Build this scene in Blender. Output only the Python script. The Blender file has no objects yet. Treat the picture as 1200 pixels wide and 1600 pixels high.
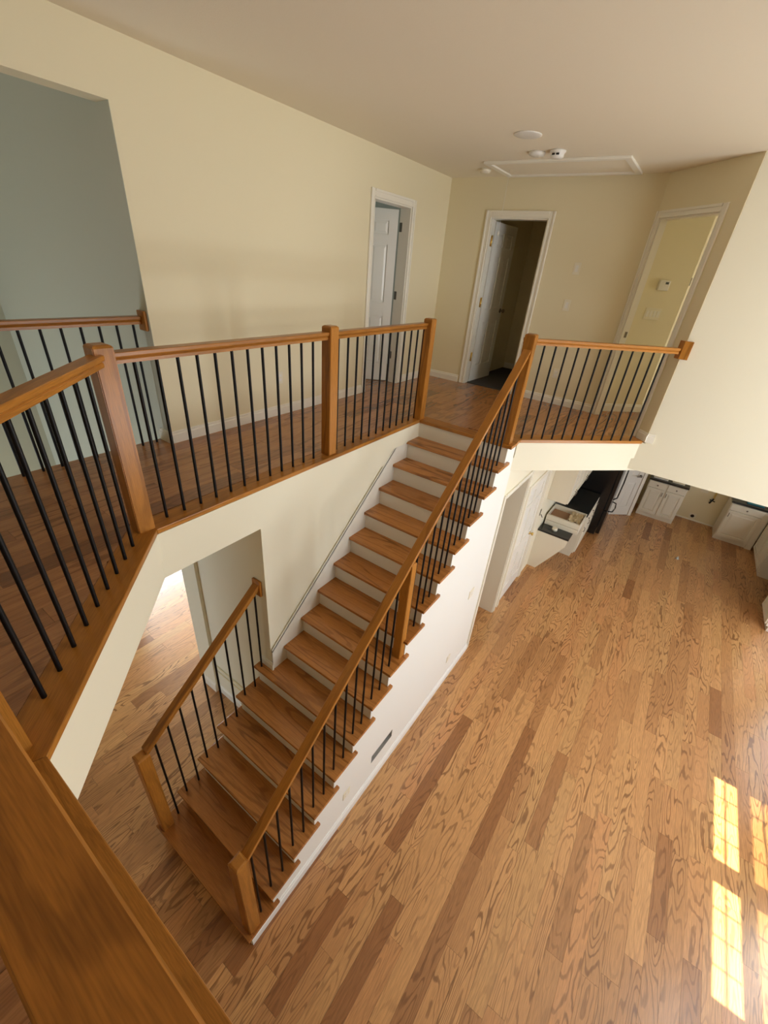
import bpy, bmesh, math, random
from mathutils import Vector, Matrix
random.seed(7)
S = bpy.context.scene
COL = S.collection
PI = math.pi

# ------------------------------------------------------------------ camera
CAM = Vector((-0.46081696, -1.13540453, 4.43578813))
def _rot(r):
    r = Vector(r); return Matrix.Rotation(r.length, 3, r.normalized())
RC = _rot((1.9529, -0.9474, 0.6429))           # world -> camera (x right, y down, z forward)
FPX = 656.146
cd = bpy.data.cameras.new('camera'); cam = bpy.data.objects.new('camera', cd); COL.objects.link(cam)
M3 = Matrix((RC[0], -RC[1], -RC[2])).transposed()
cam.matrix_world = Matrix.Translation(CAM) @ M3.to_4x4()
cd.sensor_fit = 'HORIZONTAL'; cd.sensor_width = 36.0; cd.lens = FPX / 1200 * 36
cd.clip_start = 0.02; cd.clip_end = 200
S.camera = cam

# ------------------------------------------------------------------ view + world + lights
S.view_settings.view_transform = 'Standard'
S.view_settings.look = 'None'
S.view_settings.gamma = 1.0
S.view_settings.use_curve_mapping = False
S.view_settings.exposure = 0.0
S.cycles.use_denoising = True
S.cycles.max_bounces = 9; S.cycles.diffuse_bounces = 6; S.cycles.glossy_bounces = 3
S.cycles.sample_clamp_indirect = 6.0
S.cycles.caustics_reflective = False; S.cycles.caustics_refractive = False
W = bpy.data.worlds.new('sky'); S.world = W; W.use_nodes = True
bg = W.node_tree.nodes['Background']; bg.inputs[0].default_value = (0.62, 0.80, 1.0, 1); bg.inputs[1].default_value = 1.6

sd = bpy.data.lights.new('sun', 'SUN'); sun = bpy.data.objects.new('sun', sd); COL.objects.link(sun)
sd.energy = 26; sd.angle = 0.009; sd.color = (1.0, 0.84, 0.55)
SUN_COT = 0.51
sdir = Vector((0, SUN_COT, -1)).normalized()
sun.rotation_euler = (-sdir).to_track_quat('Z', 'Y').to_euler(); sun.location = (3, -12, 16)

def area(name, loc, size, normal, power, color):
    d = bpy.data.lights.new(name, 'AREA'); d.shape = 'RECTANGLE'; d.size = size[0]; d.size_y = size[1]
    d.energy = power; d.color = color
    o = bpy.data.objects.new(name, d); COL.objects.link(o); o.location = loc
    o.rotation_euler = (-Vector(normal)).to_track_quat('Z', 'Y').to_euler()
    return o
DAY = (0.97, 0.98, 1.0); COOL = (0.72, 0.85, 1.0); WARM = (1.0, 0.97, 0.90)
# daylight arriving through the windows of the house (lamps stand in the window openings; the bath has none)
area('daylight_family_low', (2.8, -4.16, 1.83), (2.0, 1.3), (0, 1, 0), 120, (0.90, 0.95, 1.0))
area('daylight_patio_door', (6.0, -4.16, 1.3), (1.7, 2.0), (0, 1, 0), 38, DAY)
area('daylight_family_high', (2.8, -4.16, 4.2), (2.2, 1.3), (0, 1, 0), 108, DAY)
area('daylight_kitchen', (8.6, -4.16, 1.6), (1.3, 0.9), (0, 1, 0), 12, DAY)
area('daylight_study', (2.7, 7.08, 1.5), (3.4, 2.0), (0, -1, 0), 330, COOL)
area('daylight_foyer_door', (-3.26, 3.8, 1.1), (1.6, 1.6), (1, 0, 0), 62, COOL)
area('daylight_bedroom', (8.0, -4.16, 4.3), (1.4, 1.2), (0, 1, 0), 50, WARM)
area('bath_fill_lamp', (3.6, 4.55, 4.2), (0.9, 0.9), (0, -1, 0), 10, COOL)  # lamp added in the windowless room behind the ajar door to brighten it

# ------------------------------------------------------------------ materials
def mat(name, col, rough=0.5, metal=0.0, bump=0.0, bscale=60.0, spec=0.5, var=0.0):
    m = bpy.data.materials.new(name); m.use_nodes = True
    N = m.node_tree.nodes; L = m.node_tree.links; b = N['Principled BSDF']
    b.inputs['Base Color'].default_value = (*col, 1); b.inputs['Roughness'].default_value = rough
    b.inputs['Metallic'].default_value = metal; b.inputs['Specular IOR Level'].default_value = spec
    g = N.new('ShaderNodeNewGeometry')
    if bump or var:
        n = N.new('ShaderNodeTexNoise'); n.inputs['Scale'].default_value = bscale; n.inputs['Detail'].default_value = 3
        L.new(g.outputs['Position'], n.inputs['Vector'])
        if bump:
            bp = N.new('ShaderNodeBump'); bp.inputs['Strength'].default_value = bump; bp.inputs['Distance'].default_value = 0.002
            L.new(n.outputs['Fac'], bp.inputs['Height']); L.new(bp.outputs[0], b.inputs['Normal'])
        if var:
            n2 = N.new('ShaderNodeTexNoise'); n2.inputs['Scale'].default_value = bscale * 0.1; n2.inputs['Detail'].default_value = 4
            L.new(g.outputs['Position'], n2.inputs['Vector'])
            mx = N.new('ShaderNodeMix'); mx.data_type = 'RGBA'
            mx.inputs[6].default_value = (*[c * (1 - var) for c in col], 1); mx.inputs[7].default_value = (*[min(1, c * (1 + var)) for c in col], 1)
            L.new(n2.outputs['Fac'], mx.inputs[0]); L.new(mx.outputs[2], b.inputs['Base Color'])
    return m

def oak(name, d, light, dark, line, sa=1.3, sc=9.0, K=34.0, rough=0.3, tone=0.35, lstr=0.75, detail=1.2, nr=0.4, wig=0.035, floor_tones=False, coat=0.02, spec=0.28):
    """oak: grain runs along world direction d; contour lines of a stretched noise give the cathedral figure"""
    m = bpy.data.materials.new(name); m.use_nodes = True
    N = m.node_tree.nodes; L = m.node_tree.links; b = N['Principled BSDF']
    d = Vector(d).normalized()
    e = d.cross(Vector((0, 0, 1)))
    if e.length < 0.1: e = Vector((1, 0, 0))
    e.normalize(); f = d.cross(e)
    g = N.new('ShaderNodeNewGeometry')
    oi = N.new('ShaderNodeObjectInfo'); at = N.new('ShaderNodeAttribute'); at.attribute_name = 'rnd'
    ad = N.new('ShaderNodeMath'); ad.operation = 'ADD'; L.new(oi.outputs['Random'], ad.inputs[0]); L.new(at.outputs['Fac'], ad.inputs[1])
    fr = N.new('ShaderNodeMath'); fr.operation = 'FRACT'; L.new(ad.outputs[0], fr.inputs[0])
    comb = N.new('ShaderNodeCombineXYZ')
    for k, (v, s) in enumerate(((d, sa), (e, sc), (f, sc))):
        dp = N.new('ShaderNodeVectorMath'); dp.operation = 'DOT_PRODUCT'
        L.new(g.outputs['Position'], dp.inputs[0]); dp.inputs[1].default_value = v * s
        L.new(dp.outputs['Value'], comb.inputs[k])
    off = N.new('ShaderNodeVectorMath'); off.operation = 'SCALE'
    off.inputs[0].default_value = (37.0, 91.0, 53.0); L.new(fr.outputs[0], off.inputs['Scale'])
    vec = N.new('ShaderNodeVectorMath'); vec.operation = 'ADD'; L.new(comb.outputs[0], vec.inputs[0]); L.new(off.outputs[0], vec.inputs[1])
    n1 = N.new('ShaderNodeTexNoise'); n1.inputs['Scale'].default_value = 1.0; n1.inputs['Detail'].default_value = detail; n1.inputs['Roughness'].default_value = nr
    L.new(vec.outputs[0], n1.inputs['Vector'])
    wsc = N.new('ShaderNodeVectorMath'); wsc.operation = 'MULTIPLY'; wsc.inputs[1].default_value = (9.0, 5.0, 5.0); L.new(vec.outputs[0], wsc.inputs[0])
    nw = N.new('ShaderNodeTexNoise'); nw.inputs['Scale'].default_value = 1.0; nw.inputs['Detail'].default_value = 1.0; L.new(wsc.outputs[0], nw.inputs['Vector'])
    wa = N.new('ShaderNodeMath'); wa.operation = 'MULTIPLY_ADD'; wa.inputs[1].default_value = wig; L.new(nw.outputs['Fac'], wa.inputs[0]); L.new(n1.outputs['Fac'], wa.inputs[2])
    mu = N.new('ShaderNodeMath'); mu.operation = 'MULTIPLY'; mu.inputs[1].default_value = K; L.new(wa.outputs[0], mu.inputs[0])
    sn = N.new('ShaderNodeMath'); sn.operation = 'SINE'; L.new(mu.outputs[0], sn.inputs[0])
    rp = N.new('ShaderNodeValToRGB'); rp.color_ramp.interpolation = 'EASE'
    rp.color_ramp.elements[0].position = 0.35; rp.color_ramp.elements[0].color = (0, 0, 0, 1)
    rp.color_ramp.elements[1].position = 0.98; rp.color_ramp.elements[1].color = (1, 1, 1, 1)
    L.new(sn.outputs[0], rp.inputs[0])
    # fine pores, strongly stretched
    sc2 = N.new('ShaderNodeVectorMath'); sc2.operation = 'MULTIPLY'; sc2.inputs[1].default_value = (9.0, 26.0, 26.0)
    L.new(vec.outputs[0], sc2.inputs[0])
    n2 = N.new('ShaderNodeTexNoise'); n2.inputs['Scale'].default_value = 1.0; n2.inputs['Detail'].default_value = 2.0
    L.new(sc2.outputs[0], n2.inputs['Vector'])
    # where the figure is strong
    n3 = N.new('ShaderNodeTexNoise'); n3.inputs['Scale'].default_value = 0.45; n3.inputs['Detail'].default_value = 1.0
    L.new(vec.outputs[0], n3.inputs['Vector'])
    r3 = N.new('ShaderNodeMapRange'); r3.inputs[1].default_value = 0.36; r3.inputs[2].default_value = 0.62; r3.inputs[3].default_value = 0.25; r3.inputs[4].default_value = 1.0
    L.new(n3.outputs['Fac'], r3.inputs[0])
    f1 = N.new('ShaderNodeMath'); f1.operation = 'MULTIPLY'; L.new(rp.outputs[0], f1.inputs[0]); L.new(r3.outputs[0], f1.inputs[1])
    f2 = N.new('ShaderNodeMath'); f2.operation = 'MULTIPLY'; f2.inputs[1].default_value = lstr; L.new(f1.outputs[0], f2.inputs[0])
    # board tone
    tr = N.new('ShaderNodeValToRGB'); cr = tr.color_ramp
    mid = [(a + c) / 2 for a, c in zip(light, dark)]
    cr.elements[0].position = 0.0; cr.elements[0].color = (*dark, 1)
    cr.elements[1].position = 1.0; cr.elements[1].color = (*light, 1)
    q = cr.elements.new(tone); q.color = (*[m_ * 0.45 + l_ * 0.55 for m_, l_ in zip(mid, light)], 1)
    if floor_tones:
        q.color = (*[m_ * 0.75 + l_ * 0.25 for m_, l_ in zip(mid, light)], 1)
        for pos, k_, g_ in ((0.06, 0.35, 1.0), (0.30, 0.70, 1.0), (0.45, 0.95, 0.93), (0.62, 0.90, 1.06), (0.80, 1.05, 1.0)):
            z_ = cr.elements.new(pos); c_ = [a + (b2 - a) * k_ for a, b2 in zip(dark, light)]; z_.color = (c_[0], c_[1] * g_, c_[2] * g_, 1)
    L.new(fr.outputs[0], tr.inputs[0])
    m1 = N.new('ShaderNodeMix'); m1.data_type = 'RGBA'; m1.inputs[7].default_value = (*line, 1)
    L.new(tr.outputs[0], m1.inputs[6]); L.new(f2.outputs[0], m1.inputs[0])
    r2 = N.new('ShaderNodeMapRange'); r2.inputs[1].default_value = 0.3; r2.inputs[2].default_value = 0.7; r2.inputs[3].default_value = 0.80; r2.inputs[4].default_value = 1.133
    L.new(n2.outputs['Fac'], r2.inputs[0])
    m2 = N.new('ShaderNodeVectorMath'); m2.operation = 'SCALE'; L.new(m1.outputs[2], m2.inputs[0]); L.new(r2.outputs[0], m2.inputs['Scale'])
    L.new(m2.outputs[0], b.inputs['Base Color'])
    b.inputs['Roughness'].default_value = rough
    b.inputs['Coat Weight'].default_value = 0.5 if floor_tones else coat; b.inputs['Specular IOR Level'].default_value = 0.5 if floor_tones else spec; b.inputs['Coat Roughness'].default_value = 0.2
    bp = N.new('ShaderNodeBump'); bp.inputs['Strength'].default_value = 0.12; bp.inputs['Distance'].default_value = 0.0015
    L.new(f2.outputs[0], bp.inputs['Height']); bp.invert = True; L.new(bp.outputs[0], b.inputs['Normal'])
    return m

WALL = mat('wall_paint', (0.79, 0.715, 0.50), 0.62, bump=0.06, bscale=220, spec=0.3)
GREY = mat('wall_paint_grey_lit', (0.58, 0.60, 0.51), 0.6, bump=0.06, bscale=220, spec=0.3)  # cream walls with the foyer's cool light painted in as grey
WALL2 = mat('wall_paint_cool_lit', (0.80, 0.755, 0.60), 0.62, bump=0.06, bscale=220, spec=0.3)  # paler copy of the wall paint, cooler daylight put into the colour
BASEW = mat('trim_paint_cool_lit', (0.84, 0.86, 0.85), 0.32)  # copy of the trim paint with cool lower-storey light in its colour
LOWW = mat('stair_wall_cool_lit', (0.82, 0.82, 0.785), 0.6, bump=0.06, bscale=220, spec=0.3)  # wall paint whitened, cool window light painted into the colour
CEIL = mat('ceiling_paint', (0.82, 0.75, 0.60), 0.85, bump=0.25, bscale=160, spec=0.2)
TRIM = mat('trim_paint', (0.85, 0.82, 0.72), 0.32, spec=0.5)
SKIRT = mat('stair_white', (0.80, 0.775, 0.69), 0.4)
DOORW = mat('door_white', (0.82, 0.81, 0.75), 0.34)
CABW = mat('cabinet_white', (0.78, 0.74, 0.62), 0.38)
PLATE = mat('plate_ivory', (0.80, 0.75, 0.60), 0.4)
IRON = mat('baluster_iron', (0.004, 0.003, 0.003), 0.5, spec=0.25)
BRASS = mat('brass', (0.75, 0.55, 0.18), 0.3, metal=1.0)
NICKEL = mat('pewter', (0.25, 0.22, 0.18), 0.35, metal=1.0)
STEEL = mat('galvanised_steel', (0.62, 0.63, 0.62), 0.4, metal=0.8)
BLACK = mat('appliance_black', (0.006, 0.006, 0.007), 0.22, spec=0.5)
GRANITE = mat('granite_dark', (0.02, 0.022, 0.022), 0.18, var=0.6, bscale=300)
TEAL = mat('blue_film', (0.02, 0.22, 0.30), 0.35, var=0.3, bscale=60)
DARKV = mat('dark_void', (0.03, 0.014, 0.008), 0.8)
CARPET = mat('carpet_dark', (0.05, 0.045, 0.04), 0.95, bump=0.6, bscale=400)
PAPER = mat('crumpled_paper', (0.55, 0.45, 0.28), 0.8, bump=0.5, bscale=40)
CARD = mat('cardboard', (0.35, 0.2, 0.11), 0.8)
PLAST = mat('white_plastic', (0.80, 0.78, 0.72), 0.4)
YEL = mat('gas_pipe_yellow', (0.6, 0.42, 0.10), 0.4)
SUBF = mat('subfloor', (0.05, 0.022, 0.01), 0.9)
EXT = mat('sun_blocker', (0.2, 0.2, 0.2), 0.8)
DISP = mat('display_grey', (0.10, 0.11, 0.10), 0.3)

FL_L, FL_D, FL_X = (0.59, 0.305, 0.118), (0.30, 0.118, 0.036), (0.20, 0.078, 0.022)
RL_L, RL_D, RL_X = (0.46, 0.190, 0.032), (0.37, 0.150, 0.026), (0.19, 0.070, 0.012)
TR_L, TR_D, TR_X = (0.49, 0.205, 0.052), (0.31, 0.112, 0.022), (0.16, 0.055, 0.011)
OAK_FLOOR = oak('oak_floor', (1, 0, 0), FL_L, FL_D, FL_X, sa=1.25, sc=8.0, K=85, rough=0.32, tone=0.14, lstr=0.82, floor_tones=True)
OAK_UP = oak('oak_floor_upper', (1, 0, 0), (0.45, 0.20, 0.072), (0.23, 0.088, 0.028), (0.13, 0.048, 0.014), sa=1.1, sc=8.0, K=40, coat=0.3, spec=0.5, rough=0.25, tone=0.3, lstr=0.5)
OAK_TREAD = oak('oak_tread', (0, 1, 0), TR_L, TR_D, TR_X, sa=1.0, sc=9.0, K=38, rough=0.27, tone=0.5, lstr=0.7, coat=0.12, spec=0.4)
OAK_X = oak('oak_rail_x', (1, 0, 0), RL_L, RL_D, RL_X, sa=1.4, sc=13, K=16, rough=0.28, tone=0.5, lstr=0.5)
OAK_Y = oak('oak_rail_y', (0, 1, 0), RL_L, RL_D, RL_X, sa=2.6, sc=15, K=26, rough=0.38, tone=0.5, lstr=0.5, wig=0.05)
OAK_Z = oak('oak_post', (0, 0, 1), RL_L, RL_D, RL_X, sa=1.4, sc=13, K=16, rough=0.28, tone=0.5, lstr=0.5)
OAK_D1 = oak('oak_rail_diagonal', (1, 1, 0), RL_L, RL_D, RL_X, sa=1.4, sc=13, K=16, rough=0.28, tone=0.5, lstr=0.5)
OAK_D2 = oak('oak_rail_diagonal_right', (1, -1, 0), RL_L, RL_D, RL_X, sa=1.4, sc=13, K=16, rough=0.28, tone=0.5, lstr=0.5)
OAK_S = oak('oak_rail_slope', (1, 0, 0.83), RL_L, RL_D, RL_X, sa=1.6, sc=14, K=20, rough=0.28, tone=0.5, lstr=0.6)

# ------------------------------------------------------------------ mesh helpers
class MB:
    """collects shapes (world coordinates) for ONE mesh"""
    def __init__(s): s.bm = bmesh.new()
    def box(s, x0, x1, y0, y1, z0, z1, bev=0.0):
        b = bmesh.new()
        vs = [b.verts.new((x, y, z)) for x in (x0, x1) for y in (y0, y1) for z in (z0, z1)]
        for f in ((0, 1, 3, 2), (4, 6, 7, 5), (0, 4, 5, 1), (2, 3, 7, 6), (0, 2, 6, 4), (1, 5, 7, 3)):
            b.faces.new([vs[i] for i in f])
        b.normal_update()
        if bev: bmesh.ops.bevel(b, geom=b.edges[:], offset=bev, segments=2, affect='EDGES', profile=0.5)
        s._add(b); return s
    def _add(s, b, M=None):
        bmesh.ops.recalc_face_normals(b, faces=b.faces[:])
        if M is not None: b.transform(M)
        me = bpy.data.meshes.new('t'); b.to_mesh(me); b.free(); s.bm.from_mesh(me); bpy.data.meshes.remove(me)
    def prism(s, pts, z0, z1, axis='z', bev=0.0, bevtop=False):
        """pts: 2D outline; axis z: (x,y) between z0,z1; axis y: (x,z) between y z0,z1; axis x: (y,z)"""
        b = bmesh.new()
        def P(p, t):
            return {'z': (p[0], p[1], t), 'y': (p[0], t, p[1]), 'x': (t, p[0], p[1])}[axis]
        A = [b.verts.new(P(p, z0)) for p in pts]; B = [b.verts.new(P(p, z1)) for p in pts]
        b.faces.new(A[::-1]); b.faces.new(B)
        n = len(pts)
        for i in range(n): b.faces.new((A[i], A[(i + 1) % n], B[(i + 1) % n], B[i]))
        bmesh.ops.recalc_face_normals(b, faces=b.faces[:])
        if bev: bmesh.ops.bevel(b, geom=b.edges[:], offset=bev, segments=2, affect='EDGES', profile=0.5)
        s._add(b); return s
    def cyl(s, p0, p1, r0, r1=None, n=10, smooth=True):
        r1 = r0 if r1 is None else r1
        p0, p1 = Vector(p0), Vector(p1); d = (p1 - p0)
        q = d.to_track_quat('Z', 'Y').to_matrix()
        b = bmesh.new(); R = []
        for p, r in ((p0, r0), (p1, r1)):
            R.append([b.verts.new(p + q @ Vector((r * math.cos(2 * PI * k / n), r * math.sin(2 * PI * k / n), 0))) for k in range(n)])
        for k in range(n):
            f = b.faces.new((R[0][k], R[0][(k + 1) % n], R[1][(k + 1) % n], R[1][k])); f.smooth = smooth
        b.faces.new(R[0][::-1]); b.faces.new(R[1]); s._add(b); return s
    def lathe(s, prof, c, axis=(0, 0, 1), n=20):
        """prof: (radius, height) list along axis from point c"""
        q = Vector(axis).to_track_quat('Z', 'Y').to_matrix(); c = Vector(c)
        b = bmesh.new(); rings = []
        for r, h in prof:
            rings.append([b.verts.new(c + q @ Vector((max(r, 1e-4) * math.cos(2 * PI * k / n), max(r, 1e-4) * math.sin(2 * PI * k / n), h))) for k in range(n)])
        for i in range(len(rings) - 1):
            for k in range(n):
                f = b.faces.new((rings[i][k], rings[i][(k + 1) % n], rings[i + 1][(k + 1) % n], rings[i + 1][k])); f.smooth = True
        b.faces.new(rings[0][::-1]); b.faces.new(rings[-1]); s._add(b); return s
    def sweep(s, prof, p0, p1, up=(0, 0, 1), cut0=None, cut1=None):
        """prof (side, up) polygon swept from p0 to p1; vertical-plumb ends"""
        p0, p1 = Vector(p0), Vector(p1); d = (p1 - p0).normalized()
        side = d.cross(Vector(up)).normalized(); u = Vector(up) if abs(d.z) > 1e-4 else side.cross(d)
        k = 1 / math.sqrt(max(1 - d.z * d.z, 1e-6)) if abs(d.z) > 1e-4 else 1
        b = bmesh.new()
        def ring(p, cut):
            out = []
            for a, h in prof:
                v = p + side * a + u * h * k
                if cut is not None: v = v + d * (a * cut)
                out.append(b.verts.new(v))
            return out
        A = ring(p0, cut0); B = ring(p1, cut1); n = len(prof)
        for i in range(n): b.faces.new((A[i], A[(i + 1) % n], B[(i + 1) % n], B[i]))
        b.faces.new(A[::-1]); b.faces.new(B); s._add(b); return s
    def build(s, name, m, parent=None, loc=None, rnd=None):
        me = bpy.data.meshes.new(name)
        o = bpy.data.objects.new(name, me); COL.objects.link(o)
        if parent is not None:
            pm = PW[parent.name]; s.bm.transform(pm.inverted()); o.parent = parent; PW[o.name] = pm
            s.bm.to_mesh(me)
        else:
            if loc is None:
                xs = [v.co for v in s.bm.verts]
                loc = Vector(((min(v.x for v in xs) + max(v.x for v in xs)) / 2, (min(v.y for v in xs) + max(v.y for v in xs)) / 2, min(v.z for v in xs)))
            loc = Vector(loc); s.bm.transform(Matrix.Translation(-loc)); s.bm.to_mesh(me); o.location = loc
            PW[o.name] = Matrix.Translation(loc)
        s.bm.free(); me.materials.append(m); return o
PW = {}
def tag(o, label=None, cat=None, group=None, kind=None):
    if label: o['label'] = label
    if cat: o['category'] = cat
    if group: o['group'] = group
    if kind: o['kind'] = kind
    return o
def empty(name, loc, rz=0.0, **k):
    o = bpy.data.objects.new(name, None); COL.objects.link(o); o.empty_display_size = 0.1
    o.location = loc; o.rotation_euler = (0, 0, rz)
    PW[o.name] = Matrix.Translation(Vector(loc)) @ Matrix.Rotation(rz, 4, 'Z')
    return tag(o, **k)
def struct(name, mb, m, **k):
    o = mb.build(name, m); o['kind'] = 'structure'; return tag(o, **k)

Z2, ZC, ZS = 3.05, 5.415, 2.70
RISE, RUN = 0.190625, 0.2242

# ------------------------------------------------------------------ floors
def clip(poly, a, b, c):           # keep a*x+b*y<=c
    out = []
    for i in range(len(poly)):
        p, q = poly[i], poly[(i + 1) % len(poly)]
        dp, dq = a * p[0] + b * p[1] - c, a * q[0] + b * q[1] - c
        if dp <= 0: out.append(p)
        if (dp < 0 < dq) or (dq < 0 < dp):
            t = dp / (dp - dq); out.append((p[0] + t * (q[0] - p[0]), p[1] + t * (q[1] - p[1])))
    return out
def proj(P):
    q = RC @ (Vector(P) - CAM)
    return (600 + FPX * q.x / q.z, 800 + FPX * q.y / q.z, q.z) if q.z > 0.05 else (-9999, -9999, -1)

PWD = 0.127
fl = MB().box(-3.2, 10.6, -4.1, 7.0, -0.10, -0.012)
floor = struct('floor', fl, SUBF, label='honey oak plank floor of the lower storey')
unit = bpy.data.meshes.new('plank')
b_ = bmesh.new(); bmesh.ops.create_cube(b_, size=1.0); bmesh.ops.translate(b_, vec=(0, 0, -0.5), verts=b_.verts[:]); b_.to_mesh(unit); b_.free()
unit.materials.append(OAK_FLOOR)
rows = []
y = -4.1; r = 0
while y < 7.0:
    x = -3.2 - random.random() * 1.2
    while x < 10.6:
        ln = random.choice((0.55, 0.8, 1.0, 1.15, 1.3, 1.5)) * random.uniform(0.9, 1.15)
        xa, xb = max(x, -3.2), min(x + ln, 10.6)
        if xb - xa > 0.05:
            cx, cy = (xa + xb) / 2, y + PWD / 2
            vis = 0.0
            for fx in (xa, (xa + xb) / 2, xb):
                u, v, dz = proj((fx, cy, 0))
                if dz > 0 and -20 < u < 1220 and -20 < v < 1620:
                    t = (Z2 - CAM.z) / (0 - CAM.z); hx = CAM.x + t * (fx - CAM.x); hy = CAM.y + t * (cy - CAM.y)
                    under = hx < -0.42 or hy > max(0.96, 0) or (hy > hx + 0.5 and hx < 0.5) or (hx + hy > 3.55 and hx > 3.3)
                    stair = 0.05 < cy < 1.1 and -0.0 < fx < 4.6
                    shade = (0.05 < cy < 2.4 and fx > 1.3) or (cy > 0.02 and fx > 4.5)
                    t2 = (2.7 - CAM.z) / (-CAM.z); kx = CAM.x + t2 * (fx - CAM.x); ky = CAM.y + t2 * (cy - CAM.y)
                    if not (under or stair or shade or kx > 4.7 and ky < -1.1 and False):
                        vis += (xb - xa) * FPX * FPX / dz ** 3
            rows.append((vis, xa, xb, y))
        x += ln
    y += PWD; r += 1
rows.sort(key=lambda t: -t[0])
big = [q for q in rows[:300] if q[0] > 0]; rest = rows[len(big):]
for _, xa, xb, y in big:
    o = bpy.data.objects.new('plank', unit); COL.objects.link(o); o.parent = floor
    lz = random.uniform(-0.0006, 0.0)
    o.location = Vector(((xa + xb) / 2, y + PWD / 2, lz)) - floor.location
    o.scale = (xb - xa - 0.0012, PWD - 0.0012, 0.0115)
def planks_stuff(name, polys, z, th, m, parent):
    """many planks in one mesh, a random value per plank in the face attribute rnd"""
    verts, faces, rn = [], [], []
    for P in polys:
        k = len(P); n0 = len(verts)
        verts += [(p[0], p[1], z) for p in P] + [(p[0], p[1], z - th) for p in P]
        faces.append([n0 + i for i in range(k)])
        for i in range(k): faces.append([n0 + i, n0 + k + i, n0 + k + (i + 1) % k, n0 + (i + 1) % k])
        rn += [random.random()] * (k + 1)
    me = bpy.data.meshes.new(name); loc = PW[parent.name].translation
    me.from_pydata([(v[0] - loc.x, v[1] - loc.y, v[2] - loc.z) for v in verts], [], faces)
    a = me.attributes.new('rnd', 'FLOAT', 'FACE'); a.data.foreach_set('value', rn)
    me.materials.append(m); o = bpy.data.objects.new(name, me); COL.objects.link(o); o.parent = parent
    return o
so = planks_stuff('planking', [[(a, y + .0006), (b - .0012, y + .0006), (b - .0012, y + PWD - .0006), (a, y + PWD - .0006)] for _, a, b, y in rest], 0.0, 0.0115, OAK_FLOOR, floor)
so['kind'] = 'stuff'

# upper storey: slab outline (nosing line), boards, nosing strips
N1, N2, N3 = (-0.408, 0.05), (0.470, 0.974), (3.335, 0.983)
R1, R2, R3 = (3.335, -0.040), (3.590, -0.030), (4.700, -1.100)
FO = 0.022                                    # fascia set back under the nosing
slab = [(-0.43, -4.1), (-0.43, 0.06), (0.46, 0.990), (3.36, 1.007), (3.36, 0.004), (3.61, 0.004), (4.72, -1.08), (4.72, -4.1),
        (9.0, -4.1), (9.0, 2.21), (-3.2, 2.21), (-3.2, -4.1)]
up = MB().prism(slab, ZS, Z2 - 0.014)
upper = struct('upper_floor', up, WALL2, label='upper storey landing and hallway with oak boards')
SW = 0.155                                     # nosing board width
def row_polys():
    polys = []
    y = -4.1 + 0.03; 
    def put(rect, cuts=()):
        P = rect
        for c in cuts: P = clip(P, *c)
        if len(P) > 2:
            ar = abs(sum(P[i][0] * P[(i + 1) % len(P)][1] - P[(i + 1) % len(P)][0] * P[i][1] for i in range(len(P)))) / 2
            if ar > 0.0006: polys.append(P)
    ex = 2.21
    while y < ex:
        y1 = min(y + PWD, ex)
        segs = []
        if y1 > 1.133: segs.append((-3.2, 5.36, max(y, 1.133), y1, []))
        if y < 1.133 and y1 > 0.05: segs.append((-3.2, 0.6, max(y, 0.05), min(y1, 1.133), [(0.7249, -0.6888, 0.7249 * -0.408 - 0.6888 * 0.05 - SW)]))
        if y < 0.05: segs.append((-3.2, -0.408 - SW, y, min(y1, 0.05), []))
        if y < 1.133 and y1 > -1.3:
            hi = 5.36 if y > -0.33 else 7.6
            if y1 > 0.1195: segs.append((3.335 + SW, hi, max(y, 0.1195), min(y1, 1.133), []))
            if y < 0.1195: segs.append((3.335 + SW, hi, y, min(y1, 0.1195), [(-0.694, -0.720, -(0.694 * 3.590 + 0.720 * -0.030) - SW)]))
        for xa, xb, ya, yb, cuts in segs:
            x = xa - random.random()
            while x < xb:
                ln = random.choice((0.6, 0.8, 1.0, 1.2)) * random.uniform(0.9, 1.15)
                a, b = max(x, xa), min(x + ln, xb)
                if b - a > 0.04: put([(a + .0006, ya + .0006), (b - .0006, ya + .0006), (b - .0006, yb - .0006), (a + .0006, yb - .0006)], cuts)
                x += ln
        y += PWD
    return polys
random.seed(11)
ups = row_polys()
def seen(P):
    cx = sum(p[0] for p in P) / len(P); cy = sum(p[1] for p in P) / len(P); u, v, dz = proj((cx, cy, Z2))
    return dz > 0 and -60 < u < 1260 and -60 < v < 1660 and cx < 6.2
vis_up = [P for P in ups if seen(P)][:300]; other = [P for P in ups if P not in vis_up]
uloc = upper.location
for P in vis_up:
    c = (sum(p[0] for p in P) / len(P), sum(p[1] for p in P) / len(P)); n = len(P)
    zt = Z2 - random.uniform(0, 0.0005)
    me = bpy.data.meshes.new('plank')
    me.from_pydata([(p[0] - c[0], p[1] - c[1], 0) for p in P] + [(p[0] - c[0], p[1] - c[1], -0.0125) for p in P], [],
                   [list(range(n)), list(range(2 * n - 1, n - 1, -1))] + [[i, n + i, n + (i + 1) % n, (i + 1) % n] for i in range(n)])
    me.materials.append(OAK_UP); o = bpy.data.objects.new('plank', me); COL.objects.link(o); o.parent = upper
    o.location = Vector((c[0], c[1], zt)) - uloc
tag(planks_stuff('planking', other, Z2, 0.0125, OAK_UP, upper), kind='stuff')
def nosing(p, q, m, inward, lo=-0.030, ma=0.0, mb=0.0):
    """strip between p and q (outer edge), SW wide on the inward side, mitred by ma/mb"""
    p, q = Vector(p), Vector(q); d = (q - p).normalized(); n = Vector(inward).normalized()
    pts = [p, q, q + n * SW + d * mb, p + n * SW + d * ma]
    o = MB().prism([(v.x, v.y) for v in pts], Z2 + lo + 0.0, Z2 + 0.001, bev=0.004).build('nosing_board', m, upper)
    return o
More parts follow.
